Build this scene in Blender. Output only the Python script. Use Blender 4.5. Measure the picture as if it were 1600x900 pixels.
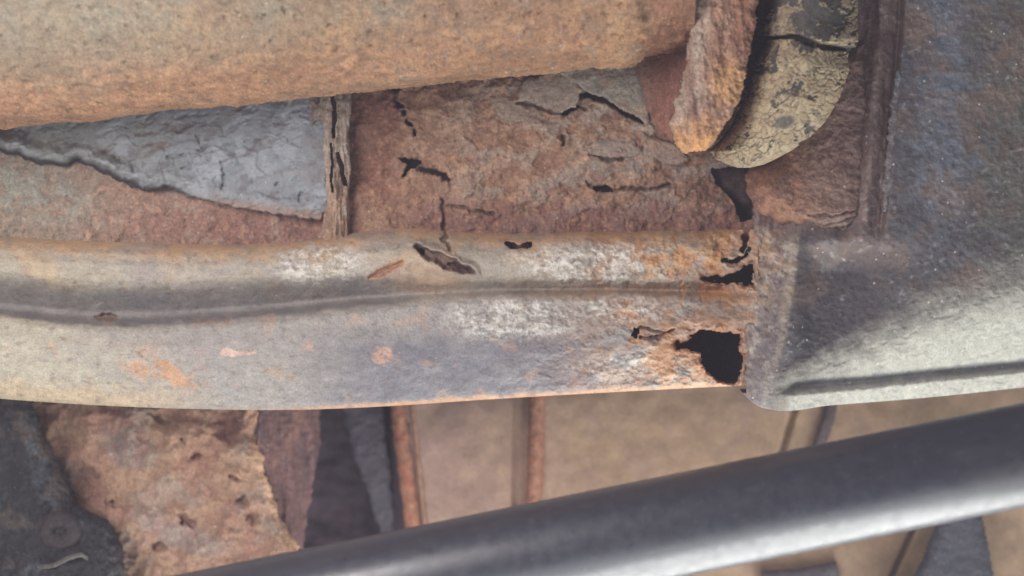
import bpy, math
import numpy as np
from mathutils import Vector

for o in list(bpy.data.objects):
    bpy.data.objects.remove(o)
scene = bpy.context.scene

# ------------------------------------------------------------------ camera
D = 0.45            # metres from the lens to the face of the chassis rail
S = 0.00025         # metres per picture unit on that face
cam = bpy.data.cameras.new('camera')
camo = bpy.data.objects.new('camera', cam)
scene.collection.objects.link(camo)
camo.location = (0, -D, 0)
camo.rotation_euler = (math.radians(90), 0, 0)
cam.sensor_width = 36
cam.lens = 36 * D / (1600 * S)
cam.clip_start = 0.01
cam.clip_end = 50
cam.dof.use_dof = True
cam.dof.focus_distance = D - 0.012
cam.dof.aperture_fstop = 5.2
scene.camera = camo

# ------------------------------------------------------------------ light
world = bpy.data.worlds.new('World')
scene.world = world
world.use_nodes = True
bg = world.node_tree.nodes['Background']
bg.inputs['Color'].default_value = (0.52, 0.49, 0.54, 1)
bg.inputs['Strength'].default_value = 0.23


def area(name, loc, target, power, size, color, size_y=None):
    l = bpy.data.lights.new(name, 'AREA')
    l.energy = power
    l.color = color
    l.size = size
    if size_y:
        l.shape = 'RECTANGLE'
        l.size_y = size_y
    o = bpy.data.objects.new(name, l)
    scene.collection.objects.link(o)
    o.location = loc
    o.rotation_euler = (Vector(target) - Vector(loc)).to_track_quat('-Z', 'Y').to_euler()
    return o


area('inspection_lamp', (-0.26, -0.38, 0.12), (0.0, 0.0, 0.0), 2.4, 0.24, (1.0, 0.96, 0.93))
area('daylight_below', (0.28, -0.08, -0.62), (0.12, 0.0, 0.0), 9.5, 0.7, (0.98, 1.0, 0.95), 0.5)
area('front_low_fill', (0.10, -0.55, -0.55), (0.0, 0.0, 0.0), 3.2, 0.9, (0.97, 1.0, 0.99), 0.5)  # fill lamp added from front below to brighten the undersides

scene.cycles.filter_width = 1.5
vs = scene.view_settings
vs.view_transform = 'Standard'
vs.look = 'None'
vs.exposure = -0.08
vs.gamma = 1.0
vs.use_curve_mapping = False


# ------------------------------------------------------------------ helpers: noise
def _hash(ix, iy, seed):
    h = (ix.astype(np.int64) * 374761393 + iy.astype(np.int64) * 668265263 + seed * 974634777) & 0xFFFFFFFF
    h = ((h ^ (h >> 13)) * 1274126177) & 0xFFFFFFFF
    h = ((h ^ (h >> 16)) * 2246822519) & 0xFFFFFFFF
    return ((h ^ (h >> 15)) & 0xFFFFFF) / float(0x1000000)


def vnoise(x, y, seed):
    ix = np.floor(x); iy = np.floor(y)
    fx = x - ix; fy = y - iy
    ux = fx * fx * fx * (fx * (fx * 6 - 15) + 10); uy = fy * fy * fy * (fy * (fy * 6 - 15) + 10)

    def g(a, b):
        t = _hash(ix + a, iy + b, seed) * 6.2831853
        return np.cos(t) * (fx - a) + np.sin(t) * (fy - b)
    n0 = g(0, 0) * (1 - ux) + g(1, 0) * ux
    n1 = g(0, 1) * (1 - ux) + g(1, 1) * ux
    return (n0 * (1 - uy) + n1 * uy) * 1.45


def fbm(x, y, size, octaves=4, seed=0, sx=1.0, sy=1.0, gain=0.55, rot=0.0):
    """about -1..1; size = picture units of the largest lump; sx, sy stretch; rot in radians."""
    c, s = math.cos(rot), math.sin(rot)
    u = (x * c + y * s) / (size * sx); v = (-x * s + y * c) / (size * sy)
    a = 1.0; tot = 0.0; out = np.zeros_like(u)
    for i in range(octaves):
        out += a * vnoise(u + 17.3 * i, v - 9.1 * i, seed + 31 * i)
        tot += a * a
        a *= gain; u = u * 2.03; v = v * 2.03
    return out / math.sqrt(tot) * 1.25


def worley(x, y, size, seed):
    u = x / size; v = y / size
    ix = np.floor(u); iy = np.floor(v)
    f1 = np.full(u.shape, 9.0); f2 = np.full(u.shape, 9.0); cid = np.zeros(u.shape)
    for a in (-1, 0, 1):
        for b in (-1, 0, 1):
            cx = ix + a; cy = iy + b
            px = cx + 0.1 + 0.8 * _hash(cx, cy, seed); py = cy + 0.1 + 0.8 * _hash(cx, cy, seed + 5)
            d = np.hypot(u - px, v - py)
            nid = _hash(cx, cy, seed + 9)
            near = d < f1
            f2 = np.where(near, f1, np.minimum(f2, d))
            cid = np.where(near, nid, cid)
            f1 = np.where(near, d, f1)
    return f1, f2, cid


def sstep(a, b, x):
    t = np.clip((x - a) / (b - a), 0, 1)
    return t * t * (3 - 2 * t)


def polydist(x, y, pts, closed=False):
    best = np.full(x.shape, 1e9)
    n = len(pts)
    for i in range(n if closed else n - 1):
        (ax, ay), (bx, by) = pts[i], pts[(i + 1) % n]
        dx, dy = bx - ax, by - ay
        t = np.clip(((x - ax) * dx + (y - ay) * dy) / (dx * dx + dy * dy + 1e-9), 0, 1)
        best = np.minimum(best, np.hypot(x - ax - t * dx, y - ay - t * dy))
    return best


def sdist(x, y, pts):
    """signed distance to a closed outline, negative inside"""
    d = polydist(x, y, pts, True)
    ins = np.zeros(x.shape, bool)
    n = len(pts)
    for i in range(n):
        (ax, ay), (bx, by) = pts[i], pts[(i + 1) % n]
        if ay == by:
            continue
        c = ((ay > y) != (by > y)) & (x < (bx - ax) * (y - ay) / (by - ay) + ax)
        ins ^= c
    return np.where(ins, -d, d)


def crack(x, y, pts, w, seed, jit=2.2, wob=.75):
    """depth inside a ragged crack: > 0 in the gap; thins out towards both ends"""
    best = np.full(x.shape, 1e9); tb = np.zeros(x.shape)
    p = np.array(pts, float)
    ln = np.hypot(*(p[1:] - p[:-1]).T); tot = ln.sum(); acc = 0
    x = x + jit * fbm(x, y, 14, 3, seed + 77); y = y + jit * fbm(x, y, 14, 3, seed + 78)
    for i in range(len(p) - 1):
        (ax, ay), (bx, by) = p[i], p[i + 1]
        dx, dy = bx - ax, by - ay
        t = np.clip(((x - ax) * dx + (y - ay) * dy) / (dx * dx + dy * dy), 0, 1)
        d = np.hypot(x - ax - t * dx, y - ay - t * dy)
        nb = d < best
        best = np.where(nb, d, best); tb = np.where(nb, (acc + t * ln[i]) / tot, tb)
        acc += ln[i]
    wid = w * (.45 + .75 * np.sin(np.pi * np.clip(tb, .02, .98)) ** .7) * (1 + wob * fbm(x, y, 15, 3, seed))
    return wid - best


def ell(x, y, cx, cy, rx, ry, rot=0.0):
    """1 at centre, 0 at the rim of an ellipse, negative outside"""
    c, s = math.cos(rot), math.sin(rot)
    u = ((x - cx) * c + (y - cy) * s) / rx; v = (-(x - cx) * s + (y - cy) * c) / ry
    return 1 - np.hypot(u, v)


def layers(x, y, size, levels, seed, sx=1.0, rot=0.0, soft=.05):
    """scale that comes off in sheets: 0..1, rises in crisp ragged steps"""
    f = fbm(x, y, size, 6, seed, sx=sx, rot=rot, gain=.62)
    return sum(sstep(l, l + soft, f) for l in levels) / len(levels)


def lin(c):
    c = np.asarray(c, float) / 255.0
    return np.where(c <= 0.04045, c / 12.92, ((c + 0.055) / 1.055) ** 2.4)


class Tone:
    """albedo per vertex (linear) with a fourth channel: how glossy the surface is"""
    def __init__(self, shape, rgb):
        self.c = np.zeros(shape + (4,))
        self.c[..., :3] = lin(rgb)

    def mix(self, mask, rgb):
        m = np.clip(mask, 0, 1)[..., None]
        self.c[..., :3] = self.c[..., :3] * (1 - m) + lin(rgb) * m
        return self

    def mul(self, f):
        self.c[..., :3] *= f[..., None]
        return self

    def gloss(self, mask, amount=1.0):
        self.c[..., 3] = np.maximum(self.c[..., 3], np.clip(mask, 0, 1) * amount)
        return self


def interp(x, pts):
    a = np.array(pts, float)
    return np.interp(x, a[:, 0], a[:, 1])


def smooth_interp(x, pts):
    """monotone-ish cubic through points"""
    a = np.array(pts, float)
    xs, ys = a[:, 0], a[:, 1]
    m = np.gradient(ys, xs)
    i = np.clip(np.searchsorted(xs, x) - 1, 0, len(xs) - 2)
    h = xs[i + 1] - xs[i]
    t = np.clip((x - xs[i]) / h, 0, 1)
    return ((1 + 2 * t) * (1 - t) ** 2 * ys[i] + t * (1 - t) ** 2 * h * m[i]
            + t * t * (3 - 2 * t) * ys[i + 1] + t * t * (t - 1) * h * m[i + 1])


# ------------------------------------------------------------------ helpers: meshes
def W(px, py, d):
    """picture units and depth in mm -> world metres, array or scalar"""
    d = np.asarray(d, float) * 0.001
    k = (D + d) / D * S
    return np.stack(np.broadcast_arrays((np.asarray(px, float) - 800) * k, d, (450 - np.asarray(py, float)) * k), -1)


def link(me, name, parent, mat, origin):
    o = bpy.data.objects.new(name, me)
    scene.collection.objects.link(o)
    me.materials.append(mat)
    if parent is not None:
        o.parent = parent
    return o


def build(name, verts, quads, tone, mat, parent=None, kind=None):
    org = np.array(parent['_org']) if parent is not None and '_org' in parent else np.zeros(3)
    me = bpy.data.meshes.new(name)
    v = (verts - org).astype(np.float32)
    q = np.asarray(quads, np.int32)
    me.vertices.add(len(v)); me.vertices.foreach_set('co', v.ravel())
    me.loops.add(q.size); me.loops.foreach_set('vertex_index', q.ravel())
    me.polygons.add(len(q))
    me.polygons.foreach_set('loop_start', np.arange(0, q.size, 4, dtype=np.int32))
    me.polygons.foreach_set('use_smooth', np.ones(len(q), bool))
    at = me.color_attributes.new('tone', 'FLOAT_COLOR', 'POINT')
    at.data.foreach_set('color', np.clip(tone, 0, 1).astype(np.float32).ravel())
    me.update(calc_edges=True)
    me.validate()
    o = link(me, name, parent, mat, org)
    if kind:
        o['kind'] = kind
    return o


def sheet(name, X, Y, depth, tone, mat, parent=None, keep=None, thick=1.5, kind=None):
    """a plate whose face follows a grid; where keep is False it is eaten away; real thickness"""
    n, m = X.shape
    idx = np.arange(n * m).reshape(n, m)
    q = np.stack([idx[:-1, :-1], idx[1:, :-1], idx[1:, 1:], idx[:-1, 1:]], -1)
    if keep is None:
        fk = np.ones((n - 1, m - 1), bool)
    else:
        fk = keep[:-1, :-1] & keep[1:, :-1] & keep[1:, 1:] & keep[:-1, 1:]
    faces = q[fk]
    P = W(X, Y, depth).reshape(-1, 3)
    col = tone.c.reshape(-1, 4)
    # rim: edges with one kept face
    pad = np.zeros((n + 1, m + 1), bool); pad[1:-1, 1:-1] = fk
    rims = []
    up = pad[1:-1, 1:-1] & ~pad[:-2, 1:-1]; rims.append((idx[:-1, :-1][up], idx[:-1, 1:][up]))
    dn = pad[1:-1, 1:-1] & ~pad[2:, 1:-1]; rims.append((idx[1:, 1:][dn], idx[1:, :-1][dn]))
    lf = pad[1:-1, 1:-1] & ~pad[1:-1, :-2]; rims.append((idx[1:, :-1][lf], idx[:-1, :-1][lf]))
    rt = pad[1:-1, 1:-1] & ~pad[1:-1, 2:]; rims.append((idx[:-1, 1:][rt], idx[1:, 1:][rt]))
    ra = np.concatenate([r[0] for r in rims]); rb = np.concatenate([r[1] for r in rims])
    nv = len(P)
    back = W(X, Y, depth + thick).reshape(-1, 3)
    P2 = np.concatenate([P, back]); col2 = np.concatenate([col, col])
    rimf = np.stack([ra, rb, rb + nv, ra + nv], -1)
    # large shells lie against other panels: their hidden rear side is left open
    allf = np.concatenate([faces, faces[:, ::-1] + nv, rimf] if len(faces) < 20000 else [faces, rimf])
    used = np.zeros(len(P2), bool); used[allf.ravel()] = True
    remap = np.cumsum(used) - 1
    return build(name, P2[used], remap[allf], col2[used], mat, parent, kind)


def grid(x0, x1, y0, y1, step):
    xs = np.arange(x0, x1 + step * .5, step); ys = np.arange(y0, y1 + step * .5, step)
    return np.meshgrid(xs, ys)


def tube(name, A, B, R, nt, na, disp, tonefn, mat, parent=None, cap=True):
    """round bar from A to B (world); disp(t_units, angle) mm outward; denser on the side facing -Y"""
    A = np.array(A); B = np.array(B)
    L = np.linalg.norm(B - A); ax = (B - A) / L
    f = np.array([0, -1, 0]) - ax * np.dot(ax, [0, -1, 0]); f /= np.linalg.norm(f)
    u = np.cross(ax, f)
    a = np.linspace(-math.pi, math.pi, na, endpoint=False)
    a = a - 0.45 * np.sin(a)
    t = np.linspace(0, L, nt)
    T, Aa = np.meshgrid(t / S, a, indexing='ij')       # T in picture units
    Rr = (R(T) if callable(R) else R) + disp(T, Aa) * 0.001
    P = A + ax * (T * S)[..., None] + f * (Rr * np.cos(Aa))[..., None] + u * (Rr * np.sin(Aa))[..., None]
    tone = tonefn(T, Aa)
    idx = np.arange(nt * na).reshape(nt, na)
    nx = np.roll(idx, -1, 1)
    q = np.stack([idx[:-1], idx[1:], nx[1:], nx[:-1]], -1).reshape(-1, 4)
    V = P.reshape(-1, 3); C = tone.c.reshape(-1, 4)
    if cap:
        V = np.concatenate([V, [P[0].mean(0)], [P[-1].mean(0)]]); C = np.concatenate([C, C[:1], C[-1:]])
        n0 = nt * na
        i0 = idx[0]; i1 = idx[-1]
        half = np.arange(0, na - 1, 2)
        c0 = np.stack([np.full(len(half), n0), i0[half], i0[half + 1], i0[(half + 2) % na]], -1)
        c1 = np.stack([np.full(len(half), n0 + 1), i1[(half + 2) % na], i1[half + 1], i1[half]], -1)
        q = np.concatenate([q, c0, c1])
    return build(name, V, q, C, mat, parent)


def thing(name, label, cat, px, py, d, group=None):
    o = bpy.data.objects.new(name, None)
    scene.collection.objects.link(o)
    w = W(px, py, d)
    o.location = tuple(float(k) for k in w)
    o['_org'] = [float(k) for k in w]
    o.empty_display_size = 0.01
    o['label'] = label; o['category'] = cat
    if group:
        o['group'] = group
    return o


# ------------------------------------------------------------------ materials
def material(name, rough=0.75, wet=0.35, bump=0.5, grain=1500, vary=0.5, spec=0.35, flecks=0.5, metallic=0.0):
    m = bpy.data.materials.new(name); m.use_nodes = True
    nt = m.node_tree; N = nt.nodes; Lk = nt.links
    N.clear()
    out = N.new('ShaderNodeOutputMaterial'); b = N.new('ShaderNodeBsdfPrincipled')
    Lk.new(b.outputs[0], out.inputs[0])
    at = N.new('ShaderNodeAttribute'); at.attribute_name = 'tone'
    tc = N.new('ShaderNodeTexCoord')

    def noise(scale, detail=4, rough_=0.6):
        n = N.new('ShaderNodeTexNoise'); n.inputs['Scale'].default_value = scale
        n.inputs['Detail'].default_value = detail; n.inputs['Roughness'].default_value = rough_
        Lk.new(tc.outputs['Object'], n.inputs['Vector'])
        return n

    def rng(src, a, b_, c, d, clamp=True):
        r = N.new('ShaderNodeMapRange'); r.clamp = clamp
        Lk.new(src, r.inputs[0])
        for i, v in enumerate((a, b_, c, d)):
            r.inputs[i + 1].default_value = v
        return r.outputs[0]

    def mixc(fac, a, b_, mode='MIX'):
        x = N.new('ShaderNodeMix'); x.data_type = 'RGBA'; x.blend_type = mode
        for s, v in ((x.inputs[0], fac), (x.inputs[6], a), (x.inputs[7], b_)):
            if hasattr(v, 'is_linked'):
                Lk.new(v, s)
            else:
                s.default_value = v
        return x.outputs[2]
    fine = noise(grain, 5); mid = noise(grain * 0.28, 4)
    f1 = rng(fine.outputs[0], 0.32, 0.68, 1 - vary, 1 + vary)
    c = mixc(1.0, at.outputs['Color'], f1, 'MULTIPLY')
    f2 = rng(mid.outputs[0], 0.35, 0.65, 1 - vary * 0.5, 1 + vary * 0.5)
    c = mixc(1.0, c, f2, 'MULTIPLY')
    if flecks > 0:
        vo = N.new('ShaderNodeTexVoronoi'); vo.inputs['Scale'].default_value = 420
        Lk.new(tc.outputs['Object'], vo.inputs['Vector'])
        near = rng(vo.outputs['Distance'], 0.10, 0.22, 1, 0)
        sep = N.new('ShaderNodeSeparateColor'); Lk.new(vo.outputs['Color'], sep.inputs[0])
        pick = rng(sep.outputs[0], 0.90, 0.93, 0, flecks)
        mu = N.new('ShaderNodeMath'); mu.operation = 'MULTIPLY'
        Lk.new(near, mu.inputs[0]); Lk.new(pick, mu.inputs[1])
        c = mixc(mu.outputs[0], c, (0.62, 0.58, 0.54, 1))
    Lk.new(c, b.inputs['Base Color'])
    # roughness: attribute alpha = glossy film
    r = N.new('ShaderNodeMix'); r.data_type = 'FLOAT'
    Lk.new(at.outputs['Alpha'], r.inputs[0]); r.inputs[2].default_value = rough; r.inputs[3].default_value = wet
    ra = N.new('ShaderNodeMath'); ra.operation = 'ADD'
    Lk.new(r.outputs[0], ra.inputs[0]); Lk.new(rng(mid.outputs[0], 0.3, 0.7, -0.08, 0.08), ra.inputs[1])
    Lk.new(ra.outputs[0], b.inputs['Roughness'])
    b.inputs['Specular IOR Level'].default_value = spec
    b.inputs['Metallic'].default_value = metallic
    add = N.new('ShaderNodeMath'); add.operation = 'MULTIPLY_ADD'
    Lk.new(mid.outputs[0], add.inputs[0]); add.inputs[1].default_value = 1.6; Lk.new(fine.outputs[0], add.inputs[2])
    bp = N.new('ShaderNodeBump'); bp.inputs['Strength'].default_value = bump; bp.inputs['Distance'].default_value = 0.0009
    Lk.new(add.outputs[0], bp.inputs['Height'])
    Lk.new(bp.outputs[0], b.inputs['Normal'])
    return m


M_RUST = material('flaking_rust', 0.85, 0.35, 0.42, 1300, 0.28, 0.3, 0.4)
M_RAIL = material('worn_coated_steel', 0.62, 0.22, 0.32, 1500, 0.18, 0.5, 0.25)
M_COAT = material('grey_underseal', 0.7, 0.4, 0.25, 1300, 0.12, 0.35, 0.3)
M_MEMBER = material('dusty_black_paint', 0.66, 0.32, 0.35, 1400, 0.2, 0.45, 0.8)
M_RUBBER = material('perished_rubber', 0.9, 0.5, 0.3, 1500, 0.18, 0.2, 0.2)
M_PIPE = material('satin_painted_steel', 0.38, 0.3, 0.05, 900, 0.10, 1.0, 0.10)
M_DARK = material('grimy_shadowed_steel', 0.8, 0.4, 0.3, 800, 0.3, 0.3, 0.1)
M_FLOOR = material('dull_primer', 0.85, 0.5, 0.2, 600, 0.10, 0.2, 0.0)


def mottling(t, X, Y, amount=0.35, seed=0, size=26, rot=0.0, sx=1.0, sy=1.0):
    t.mul(np.exp(amount * fbm(X, Y, size, 5, seed, sx=sx, sy=sy, gain=0.74, rot=rot)))


# =================================================================== SETTING: floor pan behind
def floor_tone(X, Y):
    t = Tone(X.shape, (152, 127, 106))
    t.mix(sstep(1000, 620, X) * .8, (150, 124, 116))
    t.mix(sstep(0.1, .7, fbm(X, Y, 90, 4, 901)) * .35, (165, 140, 112))
    t.mix(sstep(0.1, .7, fbm(X, Y, 60, 4, 902)) * .35, (138, 114, 108))
    t.mix(sstep(1385, 1395, X - (Y - 640) * -0.35) * .25, (125, 108, 92))
    mottling(t, X, Y, .12, 903, 30)
    return t


X, Y = grid(596, 1940, 560, 1120, 3)
dep = 95 + 1.2 * fbm(X, Y, 120, 3, 900)
slot = polydist(X, Y, [(1252, 600), (1222, 705), (1190, 800)])
dep = dep + 5 * sstep(7, 1, slot)
slot2 = polydist(X, Y, [(1440, 800), (1415, 855), (1380, 930)])
dep = dep + 6 * sstep(6, 2, slot2)
dep = dep + 5 * sstep(11, 7, polydist(X, Y, [(812, 580), (809, 800)]))
floor = sheet('floor_pan', X, Y, dep, floor_tone(X, Y), M_FLOOR, None, X > interp(Y, [(600, 612), (690, 624), (860, 646), (1010, 670)]), 2.0, 'structure')
floor['label'] = 'dull tan painted floor pan behind the lower pipe'


def bar(name, pts, w, h, d, rgb, mat, parent=None, seed=1, rough=1.0, rust=None):
    """rounded raised bead along a line, a half-round section standing h mm proud of depth d"""
    pts = np.array(pts, float)
    n = 90; k = 15
    tt = np.linspace(0, 1, n)
    seg = np.linspace(0, 1, len(pts))
    cx = np.interp(tt, seg, pts[:, 0]); cy = np.interp(tt, seg, pts[:, 1])
    tx = np.gradient(cx); ty = np.gradient(cy); l = np.hypot(tx, ty); nx, ny = -ty / l, tx / l
    a = np.linspace(-1, 1, k)
    A, C = np.meshgrid(a, np.arange(n))
    X = cx[C] + nx[C] * A * w * .5; Y = cy[C] + ny[C] * A * w * .5
    X = X + rough * 1.5 * fbm(X, Y, 22, 3, seed + 3)
    dep = d - h * np.sqrt(np.clip(1 - A ** 2, 0, 1)) + rough * .25 * fbm(X, Y, 12, 3, seed)
    t = Tone(X.shape, rgb)
    if rust is not None:
        t.mix(sstep(-.1, .6, fbm(X, Y, 24, 4, seed + 8)) * .8, rust)
    mottling(t, X, Y, .25, seed + 1, 14)
    return sheet(name, X, Y, dep, t, mat, parent, None, 3.0)


bar('rib', [(617, 600), (628, 690), (650, 860)], 25, 5, 94, (150, 106, 86), M_RUST, floor, 11, 1.0, (150, 92, 74))
bar('rib', [(640, 600), (650, 690), (668, 860)], 8, 2, 94, (150, 116, 98), M_FLOOR, floor, 12, .4)
bar('rib', [(839, 580), (838, 700), (832, 830)], 26, 5, 94, (150, 108, 88), M_RUST, floor, 13, .8, (150, 98, 78))
bar('strap', [(1312, 560), (1296, 650), (1268, 730), (1240, 820)], 19, 2.5, 93, (84, 72, 76), M_DARK, floor, 14, .4)
bar('strap', [(1190, 912), (1250, 908), (1310, 896)], 40, 3, 92, (84, 78, 84), M_DARK, floor, 15, .5)

# dark pocket left of the floor pan
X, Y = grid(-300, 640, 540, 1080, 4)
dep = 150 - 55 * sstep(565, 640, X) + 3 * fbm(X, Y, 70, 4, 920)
t = Tone(X.shape, (74, 60, 70)); t.mix(sstep(0, .8, fbm(X, Y, 60, 4, 921)) * .4, (88, 66, 66))  # dark tone paints in the shade of the recess
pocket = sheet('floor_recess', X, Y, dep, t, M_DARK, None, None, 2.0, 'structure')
pocket['label'] = 'dark recess of the floor behind the pitted bracket'

# =================================================================== CHASSIS RAIL
rail = thing('chassis_rail', 'rust-holed chassis rail with a grooved lower section and cracked web plate', 'chassis rail', 560, 600, 20)

TOP = [(-80, 366), (0, 370), (200, 379), (400, 381), (500, 373), (580, 360), (640, 356), (720, 362), (900, 362), (1100, 359), (1230, 358)]
GRV = [(-80, 470), (0, 476), (150, 490), (260, 489), (350, 483), (480, 472), (600, 462), (720, 455), (850, 452), (1000, 453), (1160, 457), (1230, 459)]
BOT = [(-80, 616), (0, 623), (150, 633), (300, 639), (480, 640), (600, 635), (750, 625), (900, 616), (1050, 608), (1150, 603), (1230, 600)]

# ---- web plate
X, Y = grid(-260, 1236, 30, 392, 1.6)
wx = X + 2.2 * fbm(X, Y, 16, 3, 1); wy = Y + 2.2 * fbm(X, Y, 16, 3, 2)
n_big = fbm(X, Y, 120, 4, 3); n_mid = fbm(X, Y, 34, 5, 4, gain=.62); n_fin = fbm(X, Y, 9, 3, 5)
dep = 17.5 - .8 * n_big - .75 * n_mid - .22 * n_fin
# flaky scale on the right hand part, plates with broken edges
flk = fbm(X, Y, 42, 4, 6, sx=1.5, rot=-.35)
plate = sstep(.10, .16, flk) * sstep(620, 760, X)
dep -= .7 * plate
lay = layers(X, Y, 46, (-.25, 0, .22, .45), 14, sx=1.4, rot=-.3)
lay2 = layers(X, Y, 20, (.1, .4), 15, sx=1.5, rot=-.3)
dep -= (1.7 * lay + .6 * lay2) * (.55 + .45 * sstep(560, 700, X))
dep += 4.5 * sstep(632, 600, X + 6 * n_mid) * sstep(520, 545, X) * sstep(320, 270, Y)   # pressed strip
dep -= 3 * sstep(320, 372, Y) * sstep(560, 620, X)                                       # folds out into the rail
pit = ell(wx, wy, 1142, 285, 52, 48)
dep += 4 * sstep(-.2, .7, pit)
shadow_hole = sdist(wx, wy, [(1112, 264), (1140, 262), (1175, 262), (1175, 342), (1156, 346), (1150, 322), (1136, 300), (1118, 286)]) < 0  # opening cut in the shape of the shadow beside the boss
dep += 3.5 * sstep(.0, .7, ell(wx, wy, 1090, 268, 75, 22, .1))
hole = np.zeros(X.shape, bool); stain = np.zeros(X.shape)
for pts, w0 in (([(606, 132), (618, 139)], 5), ([(618, 139), (616, 158), (622, 161)], 1.5), ([(620, 164), (629, 165)], 4), ([(630, 174), (633, 180)], 2.5),
                ([(636, 188), (643, 196)], 3), ([(646, 204), (649, 211)], 2),
                ([(624, 248), (634, 250), (640, 254)], 2.6), ([(640, 254), (655, 253)], 6.5), ([(641, 258), (634, 268), (628, 274)], 2.0),
                ([(660, 265), (680, 270)], 5.0), ([(680, 270), (692, 273), (701, 282)], 3.0), ([(655, 256), (662, 262)], 1.8),
                ([(905, 151), (925, 151), (945, 156)], 3.8), ([(945, 156), (968, 172), (988, 181), (1003, 192)], 2.6),
                ([(808, 160), (835, 164), (862, 175), (880, 178)], 1.6), ([(880, 178), (894, 171), (903, 166)], 3.0), ([(903, 166), (915, 172)], 1.4),
                ([(915, 284), (926, 293)], 1.4), ([(930, 294), (955, 298)], 4.2), ([(955, 298), (985, 294), (1012, 297), (1045, 289)], 1.8),
                ([(922, 240), (945, 249), (975, 248), (966, 236)], 1.5), ([(880, 212), (881, 226)], 1.2),
                ([(690, 312), (693, 340), (696, 372), (696, 392)], 1.9), ([(696, 322), (722, 323), (745, 330), (772, 334)], 1.0)):
    cr = crack(X, Y, pts, w0 * .85, 7)
    if w0 >= 2:
        hole |= cr > 0
    dep += 2.2 * sstep(-3.0, .6, cr) - 1.1 * sstep(-13, -4, cr) * sstep(-1.5, -4, cr) * sstep(-.3, .5, fbm(X, Y, 30, 3, 406)); stain = np.maximum(stain, sstep(-3.0, .8, cr))
edge = polydist(wx, wy, [(905, 151), (945, 156), (1003, 192)])
t = Tone(X.shape, (154, 122, 102))
t.mix(sstep(-.2, .7, n_big) * .5, (166, 140, 118))
t.mix(sstep(.0, .8, fbm(X, Y, 55, 5, 8, gain=.7)) * .6, (132, 96, 82))
t.mix(lay2 * .3, (172, 138, 112)); t.mix((1 - lay) * .4, (112, 80, 66)); t.mix(sstep(960, 1130, X + 40 * n_mid) * .4, (112, 86, 76)); t.mix(sstep(.6, .9, lay) * .35, (162, 140, 124))  # the mix towards the bushing paints in the shadow there
t.mix(sstep(.02, .3, flk) * sstep(640, 800, X) * .62, (146, 134, 124))
t.mix(sstep(830, 930, X) * sstep(220, 110, Y) * .6, (150, 140, 130))
t.mix(sstep(1.0, .2, np.abs(Y - 245) / 60) * sstep(860, 950, X) * sstep(.0, .5, fbm(X, Y, 40, 4, 9)) * .6, (140, 132, 128))
t.mix(sstep(632, 606, X + 8 * n_mid) * sstep(540, 552, X) * sstep(340, 270, Y) * .75, (120, 80, 70))  # dark red strip, with the seam strap's cast shadow painted in
t.mix(sstep(296, 345, Y + 12 * n_mid) * sstep(560, 660, X) * .7, (118, 82, 78))
t.mix(sstep(.2, .7, fbm(X, Y, 22, 4, 10)) * .45, (122, 84, 74))
# left foot below the underseal
L = sstep(545, 500, X)
t.mix(L * .7, (140, 112, 100))
t.mix(L * sstep(250, 60, X + 40 * n_mid) * .7, (134, 126, 112))
t.mix(L * sstep(120, 380, X + 60 * n_big) * sstep(300, 350, Y) * .6, (124, 88, 82))
t.mix(L * sstep(.25, .6, fbm(X, Y, 26, 4, 11)) * .5, (150, 132, 120))
t.mix(sstep(.35, .7, fbm(X, Y, 12, 3, 12)) * .45, (172, 136, 110))
t.mix(sstep(0, .5, ell(wx, wy, 50, 300, 120, 52, .3)) * sstep(-.4, .2, n_mid) * .7, (142, 142, 132))
mottling(t, X, Y, .2, 13, 16)
t.mix(stain * .75, (92, 66, 60))
sheet('web_plate', X, Y, dep, t, M_RUST, rail, ~(hole | shadow_hole), 1.6)

# ---- grooved lower section
xs = np.arange(-260, 1190, 1.6)
nv = 172; nu = 26
Xr = np.tile(xs, (nv + nu, 1))
tp, gr, bt = smooth_interp(xs, TOP), smooth_interp(xs, GRV), smooth_interp(xs, BOT)
v = np.linspace(0, 1, nv)[:, None]
Yr = np.zeros_like(Xr)
Yr[:nv] = tp * (1 - v) + bt * v
u = np.linspace(0, 1, nu + 1)[1:, None]
Yr[nv:] = bt - 14 * u * u
X, Y = Xr, Yr
# section: piecewise through crease, crest, groove, lower crest, bottom edge
wg = interp(xs, [(-60, 1.3), (350, 1.25), (560, 1.0), (720, .5), (900, .42), (1190, .45)])   # groove width
hg = interp(xs, [(-60, 12), (300, 12), (560, 10.0), (680, 4.0), (780, 6), (1190, 6.5)])      # groove depth


def section(j):
    T, G, B = tp[j], gr[j], bt[j]
    up = G - T; lo = B - G
    w = wg[j]; g = hg[j]
    return [(T - 6, 17.5), (T, 15.5), (T + .06 * up, 9), (T + .16 * up, 4.5), (T + .32 * up, 1.5), (T + .52 * up, .6),
            (G - 34 * w, 2.0), (G - 14 * w, .72 * g), (G - 2 * w, g), (G + 6 * w, .9 * g), (G + 12 * w + 2, .5), (G + 12 * w + 12, -2.2),
            (G + .36 * lo, -4.8), (G + .60 * lo, -4.0), (G + .82 * lo, -1.4), (B - 9, .8), (B - 3, 2.2), (B, 4.5)]


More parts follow.
